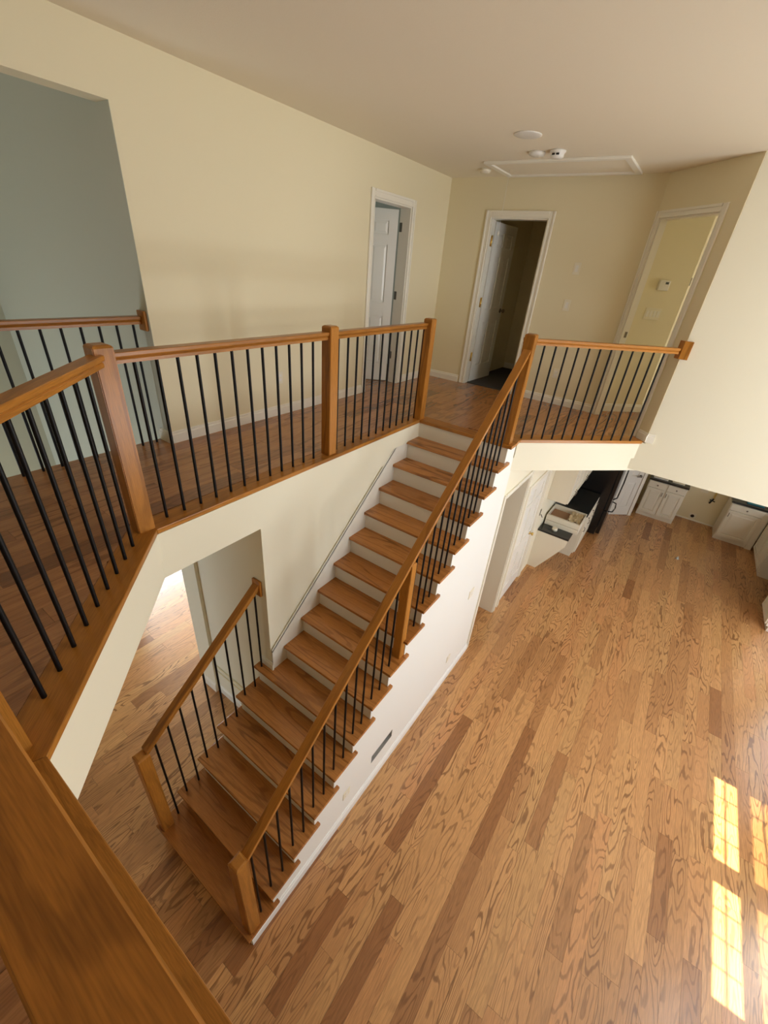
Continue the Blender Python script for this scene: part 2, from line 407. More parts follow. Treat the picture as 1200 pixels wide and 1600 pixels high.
nosing((-0.408, -4.09), N1, OAK_Y, (-1, 0), ma=0, mb=0.064)
nosing(N1, N2, OAK_D1, (-0.7249, 0.6888), ma=-0.064, mb=0.064)
nosing(N2, (3.335 + SW, 0.983), OAK_X, (0, 1), ma=-0.064, mb=0.0)
nosing((3.335, 0.982), R1, OAK_Y, (1, 0))
nosing((3.335 + SW + .001, -0.036), R2, OAK_X, (0, 1), ma=0.0, mb=0.060)
nosing(R2, R3, OAK_D2, (0.694, 0.720), ma=-0.060, mb=0.0)
# fascia trim boards (slightly proud band below the nosing)
def fascia(p, q, out):
    p, q, n = Vector(p), Vector(q), Vector(out).normalized() * 0.018
    MB().prism([(v.x, v.y) for v in (p, q, q + n, p + n)], Z2 - 0.20, Z2 - 0.030, bev=0.0).build('fascia_board', WALL2, upper)
fascia((-0.43, -4.09), (-0.43, 0.06), (1, 0)); fascia((-0.43, 0.06), (0.46, 0.990), (1, -0.957))
fascia((0.46, 0.990), (3.36, 1.007), (0, -1)); fascia((3.61, 0.0), (4.72, -1.08), (-0.697, -0.717))

# ------------------------------------------------------------------ walls
def wall_box(name, x0, x1, y0, y1, z0, z1, holes=(), m=WALL, label=None):
    """axis-aligned wall; holes = (a0,a1,z0,z1) along its long axis"""
    mb = MB(); lx = (x1 - x0) > (y1 - y0); A0, A1 = (x0, x1) if lx else (y0, y1)
    def bx(a0, a1, c0, c1):
        if a1 - a0 > 1e-4 and c1 - c0 > 1e-4:
            mb.box(a0, a1, y0, y1, c0, c1) if lx else mb.box(x0, x1, a0, a1, c0, c1)
    cur = A0
    for h in sorted(holes):
        bx(cur, h[0], z0, z1); bx(h[0], h[1], z0, h[2]); bx(h[0], h[1], h[3], z1); cur = h[1]
    bx(cur, A1, z0, z1)
    bmesh.ops.remove_doubles(mb.bm, verts=mb.bm.verts[:], dist=1e-5)
    return struct(name, mb, m, label=label)
D1 = (3.745, 4.46, 3.05, 5.02)
struct('wall_jamb', MB().box(1.217, 1.219, 2.056, 2.211, Z2, ZC).box(1.217, 1.35, 2.211, 2.2504, ZS, ZC), GREY, label='grey-lit end face of the wall at the foyer opening')  # thin facing that paints the grey foyer light onto the jamb
wall_box('wall_left', 1.219, 5.42, 2.055, 2.195, Z2, ZC, [D1], label='cream upper hallway wall with ajar white door')
wall_box('wall_left_header', -3.2, 1.219, 2.055, 2.195, 5.11, ZC, label='cream wall band above the foyer opening')
D2 = (0.745, 1.45, 3.05, 5.03)
wall_box('wall_back', 5.30, 5.42, -0.33, 2.055, Z2, ZC, [D2], label='cream end wall with dark open doorway')
# diagonal wall with doorway
DA, DB = Vector((5.30, -0.33)), Vector((4.60, -1.03)); dd = (DB - DA).normalized(); dn = Vector((dd.y, -dd.x))   # dn: away from landing
if dn.dot(Vector((1, -1))) < 0: dn = -dn
def dpt(s, t): v = DA + dd * s + dn * t; return (v.x, v.y)
DLEN = (DB - DA).length
mb = MB(); T = 0.08; s0, s1 = 0.060, 0.790
mb.prism([dpt(-0.05, 0), dpt(s0, 0), dpt(s0, T), dpt(-0.05, T)], Z2, ZC)
mb.prism([dpt(s0, 0), dpt(s1, 0), dpt(s1, T), dpt(s0, T)], 5.05, ZC)
mb.prism([dpt(s1, 0), dpt(DLEN, 0), dpt(DLEN + 0.0, T * 0.7), dpt(s1, T)], Z2, ZC)
struct('wall_diagonal', mb, WALL, label='cream angled wall with a tall doorway')
wall_box('wall_right', 4.602, 4.72, -4.1, -0.966, ZS + 0.03, ZC, [(-1.035, -0.966, Z2 - 0.014, ZC)], m=WALL2, label='tall cream wall above the kitchen opening')
# ceilings
struct('ceiling', MB().box(-3.2, 9.0, -4.1, 7.1, ZC, ZC + 0.1), CEIL, label='beige ceiling over the landing')
struct('ceiling_kitchen', MB().box(4.72, 10.6, -4.1, 3.0, ZS - 0.01, ZS + 0.02), CEIL)
# outer shell
win = [(1.82, 2.72, 1.4, 2.65), (2.88, 3.83, 1.4, 2.65), (5.15, 6.85, 0.15, 2.2), (7.95, 9.25, 1.15, 2.05),
       ]
wall_box('wall_outer_low', -3.2, 10.6, -4.25, -4.1, 0, 2.9, win)
wall_box('wall_outer_high', -3.2, 9.0, -4.25, -4.1, 2.9, ZC, [(1.75, 3.85, 3.6, 4.8), (7.3, 8.7, 3.7, 4.8)])
wall_box('wall_rear', -3.35, -3.2, -4.25, 7.2, 0, ZC, [(3.0, 4.6, 0.3, 1.9)])
wall_box('wall_foyer_end', -3.2, 1.217, 5.0, 5.12, 0, ZC, m=GREY, label='grey foyer end wall beyond the far railing')
wall_box('wall_foyer_front', -3.2, 9.0, 7.0, 7.15, 0, ZC, [(1.0, 4.4, 0.5, 2.5)], m=GREY)
wall_box('wall_foyer_side', 1.217, 1.35, 2.2505, 7.0, 0, ZC, [(2.2505, 4.15, 0, 2.15)], m=GREY, label='grey-lit foyer wall beyond the far railing')
wall_box('wall_study', 5.6, 5.7, 2.2, 7.0, 0, ZS)
struct('ceiling_study', MB().box(1.35, 9.0, 2.215, 7.0, ZS, ZS + 0.1), CEIL)
struct('eave_sun_blocker', MB().box(-3.4, 9.2, -5.35, -4.25, ZC, ZC + 0.12), EXT)  # unseen overhang, sized to keep sun out of the upper windows
struct('porch_sun_blocker', MB().box(4.6, 9.6, -6.2, -4.25, 2.75, 2.85), EXT)  # unseen roof added to block the sun from the patio door

# lower storey walls
SY = 1.016                                     # wall beside the stairs
wall_box('wall_stairs', 1.21, 3.6, SY, SY + 0.12, 0, ZS, m=WALL2, label='cream wall rising beside the stairs')
wall_box('wall_hall_low', 1.21, 1.33, SY + 0.12, 2.0, 0, ZS, m=WALL2, label='shaded wall under the upper hallway')
wall_box('wall_pier', 1.175, 1.35, 2.0, 2.25, 0, ZS, m=WALL2)
wall_box('wall_lamp_blocker', -3.2, -0.45, 2.211, 2.30, 0, ZS, m=WALL2)  # unseen wall added to keep the foyer lamp off the under-hall wall
wall_box('wall_study_front', 1.35, 5.6, 2.13, 2.25, 0, ZS)
# wall under the stairs' open side, stepped profile
pts = [(0.03, 0), (3.637, 0), (3.637, ZS - 0.0), (3.637, ZS)]
pts = [(0.034, 0.0), (3.637, 0.0), (3.637, 15 * RISE + 0.16)]
for n in range(15, 0, -1):
    pts.append((n * RUN + 0.034 if n < 15 else 3.366, (n + 1) * RISE - 0.03 if n < 15 else 15 * RISE + 0.16)); pts.append((n * RUN + 0.034 if n < 15 else 3.366, n * RISE - 0.028))
pts.append((0.034, RISE - 0.028))
VX0, VX1, VZ0, VZ1 = 1.467, 1.815, 0.335, 0.455
mb = MB().prism(pts, 0.0, 0.09, axis='y')
ws = struct('wall_stair_side', mb, LOWW, label='white stepped wall under the open side of the stairs')
# cut the duct opening
cut = MB().box(VX0, VX1, -0.05, 0.075, VZ0, VZ1).build('cutter_tmp', WALL)
md = ws.modifiers.new('b', 'BOOLEAN'); md.object = cut; md.operation = 'DIFFERENCE'; md.solver = 'EXACT'
dg = bpy.context.evaluated_depsgraph_get(); me2 = bpy.data.meshes.new_from_object(ws.evaluated_get(dg)); ws.modifiers.clear(); ws.data = me2
bpy.data.objects.remove(cut)
# wall at y=0 beyond the stairs with cased opening and garage door
YW = 0.0
mb = MB()
OP0, OP1, OPZ = 3.70, 4.57, 2.33
mb.box(3.637, OP0, 0.0, 0.10, 0, ZS); mb.box(OP0, OP1, 0.0, 0.10, OPZ, ZS)
GD0, GD1, GDZ = 4.78, 5.69, 2.03
mb.box(OP1, GD0, 0.0, 0.24, 0, ZS); mb.box(GD0, GD1, 0.0, 0.24, GDZ, ZS); mb.box(GD1, 10.6, 0.0, 0.24, 0, ZS)
struct('wall_kitchen_side', mb, WALL2, label='cream lower wall with closet opening and white door')
wall_box('wall_closet_back', 4.57, 4.72, 0.24, 1.8, 0, ZS)
wall_box('wall_closet_side', 3.6, 4.72, 1.8, 1.92, 0, ZS)
wall_box('wall_closet_near', 3.55, 3.637, 0.09, 1.92, 0, ZS)
wall_box('wall_kitchen_back', 10.42, 10.6, -4.1, 0.24, 0, ZS, label='kitchen end wall behind the cabinets')
# rooms behind the upper doors
wall_box('wall_closet_dark_left', 5.42, 8.0, 1.52, 1.62, Z2, ZC, m=WALL)
wall_box('wall_closet_dark_back', 7.0, 7.1, 0.2, 1.52, Z2, ZC)
wall_box('wall_closet_dark_right', 5.42, 7.0, 0.35, 0.45, Z2, ZC)
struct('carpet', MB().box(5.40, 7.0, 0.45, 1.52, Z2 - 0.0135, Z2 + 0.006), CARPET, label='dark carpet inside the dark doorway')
wall_box('wall_bath_back', 2.9, 5.4, 4.6, 4.7, Z2, ZC, m=GREY)
wall_box('wall_bath_side', 5.4, 5.5, 2.195, 4.7, Z2, ZC, m=GREY)
wall_box('wall_bath_near', 2.8, 2.9, 2.195, 4.7, Z2, ZC, m=GREY)
struct('floor_bath', MB().box(1.35, 5.5, 2.215, 4.7, Z2 - 0.04, Z2), OAK_UP)
# vestibule behind the diagonal doorway
VA, VB = Vector((5.44, -0.325)), Vector((5.90, -0.80)); vd = (VB - VA).normalized(); vn = Vector((-vd.y, vd.x))
if vn.dot(Vector((1, 1))) < 0: vn = -vn
mb = MB().prism([(VA.x - 0.04, VA.y + 0.03), (VB.x, VB.y), (VB.x + vn.x * .1, VB.y + vn.y * .1), (VA.x - .04 + vn.x * .1, VA.y + 0.03 + vn.y * .1)], Z2, ZC)
struct('wall_vestibule', mb, WALL, label='cream wall with thermostat seen through the right doorway')
wall_box('wall_bedroom', 5.90, 9.0, -0.80, -0.68, Z2, ZC)
wall_box('wall_bedroom_end', 8.9, 9.0, -4.1, -0.8, Z2, ZC)

# ------------------------------------------------------------------ trim
def prof_base(h=0.085, t=0.015):
    return [(0, 0), (t, 0), (t, h * 0.72), (t * 0.6, h * 0.8), (t * 0.6, h * 0.93), (t * 0.3, h), (0, h)]
def baseboard(name, p, q, z=0.0, h=0.085, out=None, t=0.015):
    """out: unit vector away from the wall"""
    p, q = Vector((*p, z)), Vector((*q, z)); d = (q - p).normalized(); side = d.cross(Vector((0, 0, 1)))
    if side.dot(Vector((*out, 0))) < 0: p, q = q, p
    mb = MB(); mb.sweep(prof_base(h, t), p, q); return struct(name, mb, BASEW if name == 'baseboard_stair_side' else TRIM)
baseboard('baseboard_left', (1.2, 2.055), (D1[0] - 0.07, 2.055), Z2, 0.095, (0, -1))
baseboard('baseboard_left.001', (D1[1] + 0.07, 2.055), (5.30, 2.055), Z2, 0.095, (0, -1))
baseboard('baseboard_opening', (1.217, 2.04), (1.217, 2.195), Z2, 0.095, (-1, 0))
baseboard('baseboard_back', (5.30, 2.055), (5.30, D2[1] + 0.085), Z2, 0.095, (-1, 0))
baseboard('baseboard_back.001', (5.30, D2[0] - 0.085), (5.30, -0.33), Z2, 0.095, (-1, 0))
baseboard('baseboard_diagonal', dpt(s1 + 0.07, 0), dpt(DLEN + 0.01, 0), Z2, 0.095, (-dn.x, -dn.y))
baseboard('baseboard_right', (4.602, -1.03), (4.602, -1.10), Z2 + 0.0, 0.095, (-1, 0))
baseboard('baseboard_vestibule', (VA.x - 0.04, VA.y + 0.03), VB, Z2, 0.095, (-vn.x, -vn.y))
baseboard('baseboard_bedroom', (5.90, -0.80), (8.9, -0.80), Z2, 0.12, (0, -1))
baseboard('baseboard_stair_side', (0.034, 0.0), (3.637, 0.0), 0.0, 0.125, (0, -1), 0.016)
baseboard('baseboard_pier', (1.175, 2.0), (1.175, 2.255), 0.0, 0.14, (-1, 0))
baseboard('baseboard_hall_low', (1.21, 1.137), (1.21, 2.0), 0.0, 0.12, (-1, 0))
baseboard('baseboard_closet', (4.57, 0.24), (4.57, 1.8), 0.0, 0.12, (-1, 0))
baseboard('baseboard_closet.001', (6.95, 0.45), (5.45, 0.45), Z2, 0.095, (0, 1))
baseboard('baseboard_closet.002', (7.0, 1.5), (7.0, 0.45), Z2, 0.095, (-1, 0))
baseboard('baseboard_nook', (10.42, -2.02), (10.42, -2.79), 0.0, 0.03, (-1, 0))
# wall moulding above the low hall baseboard
struct('trim_1', MB().box(1.195, 1.21, 1.137, 1.99, 0.415, 0.445, 0.004), WALL)
struct('trim_2', MB().box(1.198, 1.21, 1.137, 1.99, 0.340, 0.355, 0.003), WALL)
# tiny base return where the wall meets the seventh tread
baseboard('baseboard_stairs', (1.21, 0.99), (1.21, 1.16), 6 * RISE, 0.085, (-1, 0))
# skirt board along the wall beside the stairs
sk = [(1.212, 6 * RISE)]
for n in range(7, 16):
    sk.append(((n - 1) * RUN + 0.034, (n - 1) * RISE)); sk.append(((n - 1) * RUN + 0.034, n * RISE - 0.02))
sk += [(3.36, 15 * RISE), (3.36, 3.02)]
off = 0.145
sk += [(3.10, 3.02)] if False else [(3.36, 3.02)]
top = [(x, 0.20 + off + 0.8502 * x) for x in (2.965, 1.212)]
pts = sk[:-1] + [(2.965, 3.02)] + top
struct('trim_skirt', MB().prism(pts, 0.998, SY, axis='y'), SKIRT, label='white skirt board climbing beside the stairs')
mb = MB().sweep([(0, -0.012), (0.014, -0.012), (0.014, 0.004), (0.008, 0.014), (0, 0.014)], (2.955, 0.998, 0.20 + off + 0.8502 * 2.955), (1.212, 0.998, 0.20 + off + 0.8502 * 1.212))
struct('trim_skirt_cap', mb, SKIRT)

# ------------------------------------------------------------------ stairs
st = empty('staircase', (0, 0, 0), label='straight open staircase with oak treads and white risers', cat='staircase')
for n in range(1, 16):
    x = (n - 1) * RUN; z = n * RISE; yl = 1.167 if n <= 6 else 0.998
    if n == 6: pl = [(x, -0.03), (x, yl), (1.208, yl), (1.208, 1.0), (x + RUN + 0.034, 1.0), (x + RUN + 0.034, 0.0), (x + 0.2925, 0.0), (x + 0.2925, -0.03)]
    elif n < 6: pl = [(x, -0.03), (x, yl), (x + 0.2925, yl), (x + 0.2925, 1.1330), (x + RUN + 0.034, 1.1330), (x + RUN + 0.034, 0.0), (x + 0.2925, 0.0), (x + 0.2925, -0.03)]
    else: pl = [(x, -0.03), (x, yl), (x + RUN + 0.034, yl), (x + RUN + 0.034, 0.0), (x + 0.2925, 0.0), (x + 0.2925, -0.03)]
    MB().prism(pl, z - 0.028, z, bev=0.004).build('tread', OAK_TREAD, st)
for n in range(1, 17):
    x = (n - 1) * RUN + 0.034; yl = 1.137 if n <= 6 else 0.998
    if n == 16: x = 3.3635
    MB().box(x - 0.004, x + 0.012, 0.001, yl, (n - 1) * RISE, n * RISE - (0.028 if n < 16 else 0.03)).build('riser', SKIRT, st)
lp = [(0.034, 0.0), (1.208, 0.0)]
for n in range(6, 0, -1):
    lp.append(((n * RUN + 0.034) if n < 6 else 1.208, n * RISE - 0.028)); 
    lp.append(((n - 1) * RUN + 0.034, n * RISE - 0.028))
    if n > 1: lp.append(((n - 1) * RUN + 0.034, (n - 1) * RISE - 0.028))
q = []
for p in lp:
    if not q or (abs(q[-1][0] - p[0]) + abs(q[-1][1] - p[1])) > 1e-5: q.append(p)
MB().prism(q, 1.10, 1.137, axis='y').build('stringer', SKIRT, st)

# ------------------------------------------------------------------ railings
RW = 0.034
RAILP = [(-0.024, -0.052), (0.024, -0.052), (0.025, -0.036), (0.020, -0.030), (0.030, -0.023), (0.0325, -0.018), (0.0335, -0.003), (0.031, 0.0),
         (-0.031, 0.0), (-0.0335, -0.003), (-0.0325, -0.018), (-0.030, -0.023), (-0.020, -0.030), (-0.025, -0.036)]
def handrail(p, q, m, root, name='handrail'):
    return MB().sweep(RAILP, p, q).build(name, m, root)
_bal = {}
def baluster(x, y, z0, z1, root, rad=0.0088):
    key = 'b'
    if key not in _bal:
        mb = MB().cyl((0, 0, 0), (0, 0, 1), 1.0, n=10); me = bpy.data.meshes.new('baluster'); mb.bm.to_mesh(me); mb.bm.free(); me.materials.append(IRON); _bal[key] = me
    o = bpy.data.objects.new('baluster', _bal[key]); COL.objects.link(o); o.parent = root
    o.location = Vector((x, y, z0)) - PW[root.name].translation; o.scale = (rad, rad, z1 - z0); return o
def newel(cx, cy, z0, z1, root, w=0.09, m=OAK_Z, name='newel_post'):
    h = w / 2; c = 0.012
    b = MB(); bm = bmesh.new(); rings = []
    for hh, z in ((h, z0), (h, z1 - 0.014), (h - c * 0.5, z1 - 0.005), (h - c * 1.3, z1)):
        rings.append([bm.verts.new((cx + sx * hh, cy + sy * hh, z)) for sx, sy in ((-1, -1), (1, -1), (1, 1), (-1, 1))])
    for i in range(3):
        for k in range(4): bm.faces.new((rings[i][k], rings[i][(k + 1) % 4], rings[i + 1][(k + 1) % 4], rings[i + 1][k]))
    bm.faces.new(rings[0][::-1]); bm.faces.new(rings[3]); bmesh.ops.recalc_face_normals(bm, faces=bm.faces[:])
    ve = [e for e in bm.edges if abs(e.verts[0].co.z - e.verts[1].co.z) > 0.02]
    bmesh.ops.bevel(bm, geom=ve, offset=0.004, segments=2, affect='EDGES')
    b._add(bm); return b.build(name, m, root)
RT = 3.990; RB = RT - 0.050; HY = 1.052
# --- hallway / bridge railing
hr = empty('balcony_railing', (0.43, 1.04, Z2), label='long oak and iron railing edging the hallway and nearest the camera', cat='railing')
P0 = (-0.466, 0.158); FX = -0.488
newel(0.430, 1.040, Z2, 4.03, hr); newel(1.985, 1.050, Z2, 4.03, hr); newel(3.375, 1.025, Z2, 4.03, hr); newel(P0[0], P0[1], Z2, 4.03, hr)
handrail((0.475, HY, RT), (1.94, HY, RT), OAK_X, hr); handrail((2.03, HY, RT), (3.33, HY, RT), OAK_X, hr)
handrail((P0[0] + 0.03, P0[1] + 0.03, RT), (0.400, 1.010, RT), OAK_D1, hr)
handrail((FX, -4.09, RT), (FX, P0[1] - 0.044, RT), OAK_Y, hr)
for k in range(12): baluster(0.580 + 0.1122 * k, 1.058, Z2, RB, hr)
for k in range(12): baluster(2.087 + 0.1136 * k, 1.058, Z2, RB, hr)
t = 0.307 - 0.0
for k in range(9): 
    x = 0.307 - 0.0797 * k; baluster(x, x + 0.610, Z2, RB, hr)
for k in range(11): baluster(FX, -0.02 - 0.114 * k, Z2, RB, hr)
# --- foyer railing
fr_ = empty('foyer_railing', (1.17, 2.16, Z2), label='far oak and iron railing overlooking the grey foyer', cat='railing')
handrail((-3.1, 2.150, 3.985), (1.197, 2.150, 3.985), OAK_X, fr_)
def rosette(root, c, n, w=0.055, h=0.085, m=OAK_Z):
    c, n = Vector(c), Vector(n)
    mb = MB()
    if abs(n.x) > 0.5: mb.box(min(c.x, c.x + n.x * 0.022), max(c.x, c.x + n.x * 0.022), c.y - w, c.y + w, c.z - h, c.z + h * 0.55, 0.006)
    return mb.build('rosette', m, root)
rosette(fr_, (1.217, 2.125, 3.975), (-1, 0, 0), 0.045, 0.085)
for k in range(22): baluster(1.150 - 0.1125 * k, 2.160, Z2, 3.935, fr_)
# --- stair railing, open side
A_R, B_R = 1.111, 0.832
sr = empty('stair_railing', (0.075, 0.037, RISE), label='oak stair railing with iron balusters on the open side', cat='railing')
newel(0.078, 0.037, RISE, 1.235, sr); newel(3.405, 0.045, Z2, 4.03, sr)
handrail((0.10, 0.04, A_R + B_R * 0.10), (3.37, 0.04, A_R + B_R * 3.37), OAK_S, sr)
newel(1.790, 0.045, 8 * RISE, A_R + B_R * 1.79 - 0.065, sr, w=0.076, name='middle_post')
k = 0; x = 0.166
feet = [0.166, 0.278, 0.392, 0.507, 0.620, 0.731, 0.848, 0.961, 1.077, 1.188, 1.299, 1.418, 1.531, 1.644, None, 1.877, 1.996, 2.105, 2.214, 2.335, 2.447, 2.570, 2.679, 2.792, 2.905, 3.018, 3.131, 3.25]
for i, x in enumerate(feet):
    if x is None: continue
    n = i // 2 + 1 if i == 0 else (i + 1) // 2 + 1
    n = max(1, min(15, n))
    baluster(x, 0.038, n * RISE, A_R + B_R * x - 0.055, sr, 0.0085)
# --- stair railing, left
A_L, B_L = 1.190, 0.780
sl = empty('stair_railing', (0.065, 1.11, RISE), label='short oak stair railing ending at the wall corner', cat='railing')
newel(0.062, 1.112, RISE, 1.225, sl)
handrail((0.09, 1.11, A_L + B_L * 0.09), (1.192, 1.11, A_L + B_L * 1.192), OAK_S, sl)
rosette(sl, (1.21, 1.110, A_L + B_L * 1.2 - 0.03), (-1, 0, 0), 0.05, 0.10)
lf = [0.167, 0.281, 0.395, 0.509, 0.620, 0.732, 0.846, 0.957, 1.073, 1.165]
for i, x in enumerate(lf):
    n = 1 if i == 0 else (i + 1) // 2 + 1
    baluster(x, 1.108, min(n, 6) * RISE, A_L + B_L * x - 0.055, sl, 0.0085)
# --- right balcony railing
ro = Vector((0.694, 0.720)) * 0.075
b0 = Vector((3.44, 0.10)); b1 = Vector((4.615, -0.985))
br = empty('landing_railing', (4.0, -0.45, Z2), label='angled oak railing on the right of the landing meeting the wall', cat='railing')
q0 = Vector((3.644, -0.018)); q1 = Vector((4.497, -0.896)); qd = (q1 - q0).normalized()
pa = q0 - qd * 0.20; pb = q1 + qd * 0.125
handrail((3.445, 0.03 + 0.12 * 0 + 0.15 * 0, RT - 0.0) if False else (pa.x - 0.005, pa.y + 0.0, RT - 0.01), (pb.x, pb.y, RT - 0.01), OAK_D2, br)
for k in range(12):
    v = q0 + qd * (k * (q1 - q0).length / 11); baluster(v.x, v.y, Z2, RB - 0.01, br)
v = q0 - qd * 0.11; 
# corner block where the rail meets the wall corner
c = Vector((4.60, -1.03)); mb = MB()
mb.prism([(c.x - 0.022, c.y + 0.022 - 0.05), (c.x - 0.022, c.y - 0.060), (c.x - 0.001, c.y - 0.060), (c.x - 0.001, c.y - 0.006), (c.x + 0.040, c.y + 0.038), (c.x + 0.025, c.y + 0.055), (c.x - 0.022, c.y + 0.012)], 3.885, 4.045, bev=0.003)
mb.build('rosette', OAK_Z, br)

# ------------------------------------------------------------------ doors
def Lbox(mb, M, x0, x1, y0, y1, z0, z1, bev=0.0):
    t = MB().box(x0, x1, y0, y1, z0, z1, bev); t.bm.transform(M); me = bpy.data.meshes.new('t'); t.bm.to_mesh(me); t.bm.free(); mb.bm.from_mesh(me); bpy.data.meshes.remove(me)
def raised(M, x0, x1, z0, z1, y, t, lip, rise):
    """raised panel between y-side faces; both faces"""
    b = bmesh.new()
    loops = []
    for (ins, dy) in ((0, 0.0), (0.006, 0.0), (lip, -rise), (lip + 0.004, -rise)):
        loops.append([b.verts.new((xx, y + dy, zz)) for xx, zz in ((x0 + ins, z0 + ins), (x1 - ins, z0 + ins), (x1 - ins, z1 - ins), (x0 + ins, z1 - ins))])
    for i in range(len(loops) - 1):
        for k in range(4): b.faces.new((loops[i][k], loops[i][(k + 1) % 4], loops[i + 1][(k + 1) % 4], loops[i + 1][k]))
    b.faces.new(loops[-1])
    back = [b.verts.new((xx, y + t, zz)) for xx, zz in ((x0, z0), (x1, z0), (x1, z1), (x0, z1))]
    b.faces.new(back[::-1])
    for k in range(4): b.faces.new((loops[0][k], back[k], back[(k + 1) % 4], loops[0][(k + 1) % 4]))
    mb = MB(); mb._add(b, M); return mb
def six_panel(root, M, w, h, m, t=0.035, knob_x=None, knob_m=BRASS, front=-1):
    """local: x 0..w, y 0..t (front at y=0), z 0..h"""
    f = MB(); sw = 0.105; mw = 0.09; zr = [0.0, 0.20, 0.83, 0.98, 1.60, 1.70, h - 0.11, h]
    zr = [0.0, 0.22, 0.80, 0.96, 1.58, 1.68, h - 0.11, h]
    pw = (w - 2 * sw - mw) / 2
    for xa, xb in ((0, sw), (sw + pw, sw + pw + mw), (w - sw, w)): Lbox(f, M, xa, xb, 0, t, 0, h)
    for za, zb in ((0, zr[1]), (zr[2], zr[3]), (zr[4], zr[5]), (zr[6], h)):
        for xa in (sw, sw + pw + mw): Lbox(f, M, xa, xa + pw, 0, t, za, zb)
    leaf = f.build('leaf', m, root)
    for za, zb in ((zr[1], zr[2]), (zr[3], zr[4]), (zr[5], zr[6])):
        for xa in (sw, sw + pw + mw):
            raised(M, xa, xa + pw, za, zb, 0.013, t - 0.022, 0.035, 0.009).build('panel', m, root)
    if knob_x is not None:
        kb = MB().lathe([(0.030, 0), (0.030, 0.006), (0.011, 0.010), (0.011, 0.030), (0.026, 0.038), (0.029, 0.050), (0.022, 0.062), (0.004, 0.066)], (0, 0, 0), n=16)
        kb.bm.transform(M @ Matrix.Translation((knob_x, 0, 0.93)) @ Matrix.Rotation(PI / 2, 4, 'X')); kb.build('knob', knob_m, root)
def casing(root, M, w, h, cw=0.065, t=0.018, jamb=0.12, m=TRIM):
    """local: opening x 0..w, z 0..h, wall face y=0, wall goes to +y"""
    j = MB()
    Lbox(j, M, 0, 0.018, 0.001, jamb, 0, h); Lbox(j, M, w - 0.018, w, 0.001, jamb, 0, h); Lbox(j, M, 0.018, w - 0.018, 0.001, jamb, h - 0.018, h)
    j.build('jamb', m, root)
    for nm, (xa, xb, za, zb) in (('casing', (-cw, 0.004, 0, h + cw)), ('casing', (w - 0.004, w + cw, 0, h + cw)), ('casing', (0.004, w - 0.004, h - 0.004, h + cw))):
        c = MB(); Lbox(c, M, xa, xb, -t * 0.55, 0.0, za, zb, 0.003)
        # raised outer band and inner bead
        if xb - xa < 0.2:
            lo = xa < 0
            Lbox(c, M, xa if lo else xb - 0.022, xa + 0.022 if lo else xb, -t, -t * 0.5, za, zb, 0.003)
            Lbox(c, M, xb - 0.014 if lo else xa, xb if lo else xa + 0.014, -t * 0.8, -t * 0.5, za, zb - cw, 0.003)
        else:
            Lbox(c, M, xa - 0.0, xb + 0.0, -t, -t * 0.5, zb - 0.022, zb, 0.003); Lbox(c, M, xa, xb, -t * 0.8, -t * 0.5, za, za + 0.014, 0.003)
        c.build(nm, m, root)
def hinge(root, M, m):
    h = MB(); Lbox(h, M, -0.018, 0.018, -0.003, 0.0, -0.045, 0.045, 0.001)
    c = MB().cyl((0, -0.006, -0.047), (0, -0.006, 0.047), 0.006, n=8); c.bm.transform(M); me = bpy.data.meshes.new('t'); c.bm.to_mesh(me); c.bm.free(); h.bm.from_mesh(me); bpy.data.meshes.remove(me)
    return h.build('hinge', m, root)
def MT(x, y, z, rz): return Matrix.Translation((x, y, z)) @ Matrix.Rotation(rz, 4, 'Z')
# door 1, left wall (faces -Y): opening x 3.745..4.46, hinged right, swings into the room
d1 = empty('door_1', (4.1, 2.055, Z2), label='white six-panel door ajar in the left hallway wall', kind='structure')
w1 = D1[1] - D1[0]; casing(d1, MT(D1[0], 2.055, Z2, 0), w1, 1.97, jamb=0.14)
ang = math.radians(180 - 52)
six_panel(d1, MT(D1[1] - 0.022, 2.215, Z2 + 0.008, ang) @ Matrix.Scale(-1, 4, (0, 1, 0)), 0.67, 1.93, DOORW)
for z in (3.40, 4.11, 4.82): hinge(d1, MT(D1[1] - 0.020, 2.175, z, PI / 2), NICKEL)
# door 2, back wall (faces -X): opening y 0.745..1.45, hinged left, wide open
d2 = empty('door_2', (5.30, 1.1, Z2), label='white six-panel door wide open in the dark doorway', kind='structure')
casing(d2, MT(5.30, D2[1], Z2, -PI / 2), D2[1] - D2[0], 1.98)
six_panel(d2, MT(5.435, 1.425, Z2 + 0.008, math.radians(-2)), 0.68, 1.94, DOORW, knob_x=0.62, knob_m=NICKEL)
for z in (3.41, 4.10, 4.79): hinge(d2, MT(5.372, 1.429, z, 0) @ Matrix.Scale(1.25, 4), BRASS)
# door 3, diagonal doorway (no leaf in view)
d3 = empty('door_3', (*dpt(0.43, 0), Z2), label='white cased doorway in the angled wall', kind='structure')
angd = math.atan2(dd.y, dd.x)
casing(d3, MT(*dpt(s0, 0), Z2, angd), s1 - s0, 2.0, cw=0.058, jamb=0.08)
# door 4, lower storey white door beside the closet
d4 = empty('door_4', (5.2, 0, 0), label='closed white six-panel door of the lower storey', kind='structure')
casing(d4, MT(GD0, 0, 0, 0), GD1 - GD0, GDZ, jamb=0.1)
six_panel(d4, MT(GD0 + 0.02, 0.010, 0.01, 0), GD1 - GD0 - 0.04, GDZ - 0.035, DOORW, knob_x=GD1 - GD0 - 0.10)
# closet opening casing
d5 = empty('door_5', (4.1, 0, 0), label='white cased closet opening beside the stair wall', kind='structure')
casing(d5, MT(OP0, 0, 0, 0), OP1 - OP0, OPZ, cw=0.055, jamb=0.24)
